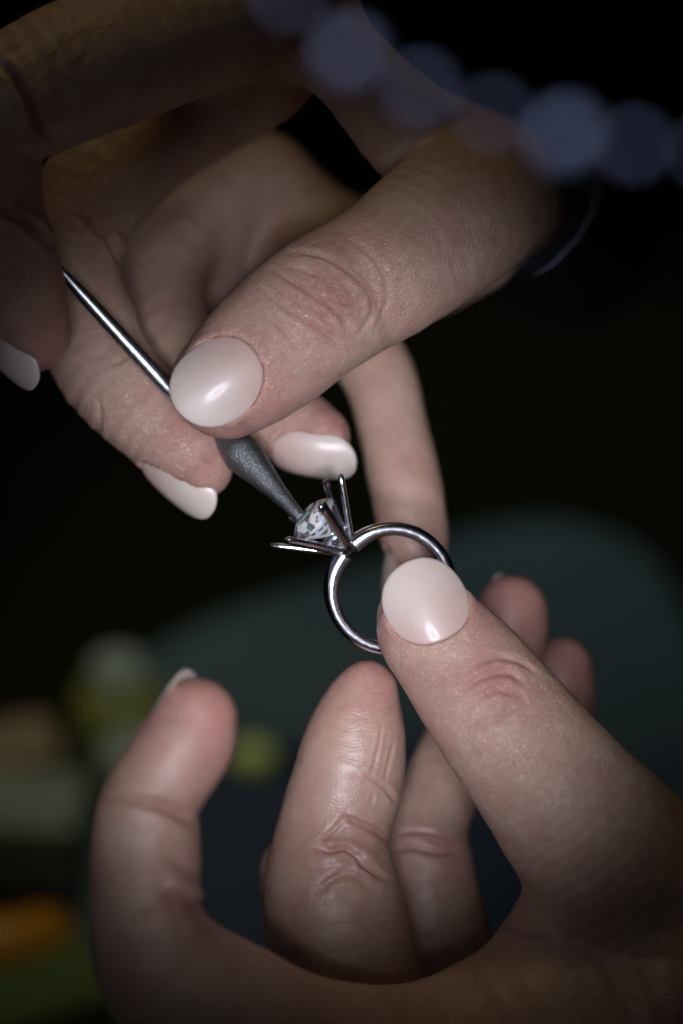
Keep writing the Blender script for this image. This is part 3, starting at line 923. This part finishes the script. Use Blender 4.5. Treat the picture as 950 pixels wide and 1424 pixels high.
# ------------------------------------------------------------------ setting tool
TOOL = empty('setting_tool', TABLE, 'slim steel rod with grey sandblasted tapered tip touching the diamond', 'tool')
STEEL = metal('tool_steel', (0.50, 0.51, 0.53), 0.30, 0.12, 1400)
GREY = metal('sandblasted_tip', (0.23, 0.24, 0.25), 0.42, 0.7, 4600)
tip_p = TABLE + A_ * 0.15
q1 = mm(338, 632, -11) + (mm(338, 632, -11) - tip_p) * 0.36; q0 = mm(232, 538, -10.5); qa = mm(150, 448, -8.5); qb = mm(72, 362, -6.5); qc = mm(10, 296, -5.5)
def lerp(a, b, t): return a + (b - a) * t
mesh_np('shaft', *tube([qc, lerp(qc, qb, .5), qb, lerp(qb, qa, .25), lerp(qb, qa, .6), qa, q0, q1], [0.3, 0.38, 0.5, 0.72, 0.98, 1.08, 1.22, 1.4], 28), STEEL, parent=TOOL)
path = []; rad = []
q2 = mm(338, 632, -11)
ctrl = [(q1 - (q2 - q1) * 0.6, 1.5), (q1, 1.9), (q2, 2.9), (lerp(q2, tip_p, .28), 2.15), (lerp(q2, tip_p, .55), 1.45), (lerp(q2, tip_p, .8), 1.02), (lerp(q2, tip_p, .93), 0.9), (tip_p, 0.8)]
for i in range(len(ctrl) - 1):
    for t in np.linspace(0, 1, 7)[:-1]:
        path.append(lerp(ctrl[i][0], ctrl[i + 1][0], t)); rad.append(lerp(ctrl[i][1], ctrl[i + 1][1], t))
path.append(ctrl[-1][0]); rad.append(ctrl[-1][1])
V, F = tube(path, rad, 36)
nz_ = vnoise(V[:, 0] / 0.8, V[:, 1] / 0.8, V[:, 2] / 0.8, 31)
V += 0.06 * nz_[:, None] * RNG.normal(size=V.shape) * 0.6
mesh_np('tapered_tip', V, F, GREY, parent=TOOL)

# ------------------------------------------------------------------ the bench behind, far out of focus
def box_mesh(name, c, sx, sy, sz, rz, mat, parent=None, bev=0.002, seg=3):
    bm = bmesh.new(); bmesh.ops.create_cube(bm, size=1)
    for v in bm.verts: v.co = Vector((v.co.x * sx, v.co.y * sy, v.co.z * sz + sz / 2))
    bmesh.ops.bevel(bm, geom=bm.edges[:], offset=bev, segments=seg, profile=0.5, affect='EDGES')
    me = bpy.data.meshes.new(name); bm.to_mesh(me); bm.free(); me.materials.append(mat)
    for p in me.polygons: p.use_smooth = False
    o = bpy.data.objects.new(name, me); col.objects.link(o)
    o.rotation_euler = (0, 0, rz)
    if parent: o.parent = parent; o.location = Vector(c) - parent.location
    else: o.location = Vector(c)
    return o

def lathe(name, prof, c, mat, parent=None, n=32, rot=(0, 0, 0)):
    V = []; F = []
    for r, z in prof:
        for k in range(n):
            a = 2 * math.pi * k / n; V.append((r * math.cos(a), r * math.sin(a), z))
    for i in range(len(prof) - 1):
        for k in range(n):
            a = i * n + k; b = i * n + (k + 1) % n; F.append((a, b, b + n, a + n))
    F.append(tuple(range(n))[::-1]); F.append(tuple((len(prof) - 1) * n + k for k in range(n)))
    me = bpy.data.meshes.new(name); me.from_pydata(V, [], F); me.materials.append(mat)
    for p in me.polygons: p.use_smooth = len(p.vertices) == 4
    o = bpy.data.objects.new(name, me); col.objects.link(o)
    o.rotation_euler = rot
    if parent: o.parent = parent; o.location = Vector(c) - parent.location
    else: o.location = Vector(c)
    return o

def root_at(name, c, label, cat, group=None):
    o = bpy.data.objects.new(name, None); col.objects.link(o); o.location = Vector(c); o.empty_display_size = 0.02
    bpy.context.view_layer.update()
    return tag(o, label, cat, group)

M_BENCH = plain('dark_wood', (0.012, 0.012, 0.004), 0.9, 0.3, 18, spec=0.05)
me_o = box_mesh('bench_top', (0, 0.6, -0.04), 2.6, 2.6, 0.04, 0, M_BENCH, bev=0.004)
tag(me_o, kind='structure')
# teal mat with rounded corners
def slab(name, pts, h0, h1, mat, label, cat):
    V = [(p[0], p[1], h0) for p in pts] + [(p[0], p[1], h1) for p in pts]
    n = len(pts)
    F = [tuple(range(n))[::-1], tuple(range(n, 2 * n))] + [(i, (i + 1) % n, n + (i + 1) % n, n + i) for i in range(n)]
    V = np.array(V); o_ = V.mean(0); o_[2] = h0
    o = mesh_np(name, V, F, mat, origin=o_, smooth=False, in_mm=False)
    return tag(o, label, cat)
def smooth_loop(pts, n=10):
    pts = np.array(pts, float); m = len(pts); out = []
    for i in range(m):
        p0, p1, p2, p3 = (pts[(i + k) % m] for k in (-1, 0, 1, 2))
        for j in range(n):
            t = j / n
            out.append(0.5 * ((2 * p1) + (-p0 + p2) * t + (2 * p0 - 5 * p1 + 4 * p2 - p3) * t * t + (-p0 + 3 * p1 - 3 * p2 + p3) * t ** 3))
    return out
M_TEAL = plain('teal_rubber', (0.062, 0.105, 0.108), 0.75, 0.12, 30)
slab('bench_mat', smooth_loop([bench(120, 1010), bench(270, 890), bench(480, 815), bench(720, 742), bench(880, 775), bench(960, 900), bench(1010, 1150), bench(980, 1500), bench(500, 1560), bench(120, 1540), bench(100, 1250)]),
     0.0, 0.004, M_TEAL, 'dark teal bench mat with rounded corners, far out of focus behind the hands', 'mat')
M_NAVY = plain('navy_leather', (0.008, 0.030, 0.085), 0.6, 0.2, 40)
slab('leather_pad', [bench(250, 1085, .004), bench(700, 1030, .004), bench(760, 1420, .004), bench(230, 1430, .004)], 0.0045, 0.012, M_NAVY,  # pad widened to the right, standing in for shade beside the thumb
     'dark navy pad seen between the index and middle finger of the lower hand', 'pad')
def bottle(px, py, r, h, cbody, ccap, label, cat):
    c = bench(px, py, 0.004)
    t = root_at('small_bottle', c, label, cat)
    lathe('bottle_body', [(r * .9, 0), (r, .002), (r, h * .7), (r * .6, h * .8), (r * .5, h * .86)], c, cbody, t)
    lathe('bottle_cap', [(r * .55, h * .86), (r * .6, h * .87), (r * .6, h * .99), (r * .5, h)], c, ccap, t)
M_OLIVE = plain('olive_plastic', (0.45, 0.48, 0.10), 0.3, 0.1, 60)
M_LIME = plain('yellow_green_enamel', (0.85, 1.0, 0.28), 0.25, 0.06, 60)
M_GREYG = plain('grey_green_paint', (0.34, 0.40, 0.33), 0.5, 0.1, 60)
M_TAN = plain('tan_card', (0.36, 0.26, 0.15), 0.7, 0.1, 60)
M_PALE = plain('pale_green_card', (0.30, 0.36, 0.28), 0.7, 0.1, 60)
M_ORANGE = plain('orange_handle', (0.75, 0.33, 0.015), 0.4, 0.1, 60)
M_MOSS = plain('moss_felt', (0.12, 0.18, 0.05), 0.9, 0.2, 60)
c = bench(355, 1048, .03)
kn = root_at('peg', bench(352, 1096, .004), 'small yellow green capped peg standing in for a glint beside the index fingertip', 'peg')  # made-up peg: its bright cap colour stands in for a blurred glint
b_ = bench(352, 1096, .004)
lathe('peg_stem', [(.005, 0), (.005, .006)], b_, M_OLIVE, kn)
lathe('peg_cap', [(.003, .006), (.005, .007), (.0062, .009), (.0062, .011), (.0045, .013), (.0015, .014)], b_, M_LIME, kn)
o = box_mesh('brass_bar', bench(425, 1085, .004), .022, .010, .008, .2, M_OLIVE); tag(o, 'short olive green bar lying to the right of the small peg', 'bar')
bottle(170, 1060, .011, .034, M_OLIVE, M_GREYG, 'olive bottle with grey cap behind the lower index finger', 'bottle')
o = lathe('grey_cylinder', [(.009, 0), (.010, .001), (.010, .046), (.009, .047)], bench(205, 1240, .004), M_GREYG); tag(o, 'grey green cylinder standing behind the lower index finger', 'cylinder')
o = box_mesh('card_box', bench(15, 1095, .004), .026, .02, .016, .3, M_TAN); tag(o, 'tan card box at the left edge of the bench', 'box')
o = box_mesh('green_box', bench(40, 1200, .004), .030, .024, .022, -.1, M_PALE); tag(o, 'pale green box in front of the tan one', 'box')
hr = root_at('file', bench(40, 1325, .012), 'tool with thick orange handle lying at the left edge', 'file')
for nm, prof, mt in (('handle', [(.004, 0), (.008, .003), (.0095, .02), (.008, .045), (.004, .052)], M_ORANGE), ('blade', [(.003, .052), (.0025, .12), (.0005, .13)], STEEL)):
    q = lathe(nm, prof, bench(100, 1300, .014), mt, hr, rot=(0, math.radians(-90), math.radians(22)))
o = box_mesh('felt_block', bench(60, 1420, .004), .034, .024, .014, .4, M_MOSS); tag(o, 'moss green felt block at the lower left corner', 'block')

# ------------------------------------------------------------------ bead string close to the lens
M_PEARL = plain('pale_bead', (0.50, 0.55, 0.82), 0.25, 0.05, 300, 0.05, 0.6)
ZB = 186
bp_ = [(330, -75), (405, -5), (490, 78), (588, 128), (688, 162), (790, 193), (884, 206), (985, 214), (1080, 230)]
BS = empty('bead_string', mm(600, 130, ZB), 'pale bluish bead string hanging close to the lens across the upper right', 'bead string')
sph = bmesh.new(); bmesh.ops.create_uvsphere(sph, u_segments=20, v_segments=12, radius=0.00102)
bme = bpy.data.meshes.new('bead'); sph.to_mesh(bme); sph.free(); bme.materials.append(M_PEARL)
for p in bme.polygons: p.use_smooth = True
for i, (x, y) in enumerate(bp_):
    b = bpy.data.objects.new('bead', bme); col.objects.link(b); b.parent = BS
    b.location = wv(mm(x, y, ZB)) - BS.location
    b.scale = [(.9, .8, 1.25, .95, .8, 1.45, .85, .7, 1)[i]] * 3
V, F = tube([mm(x, y, ZB) for x, y in bp_], [0.10] * len(bp_), 8)
mesh_np('cord', V, F, M_BENCH, parent=BS)

V, F = tube([mm(838, 202, ZB), mm(842, 222, 120), mm(832, 250, 60), mm(826, 290, 40), mm(805, 330, 32), mm(768, 368, 28), mm(740, 385, 24)], [0.08, 0.08, 0.08, 0.07, 0.06, 0.06, 0.04], 8)
mesh_np('thread', V, F, M_PEARL, parent=BS)
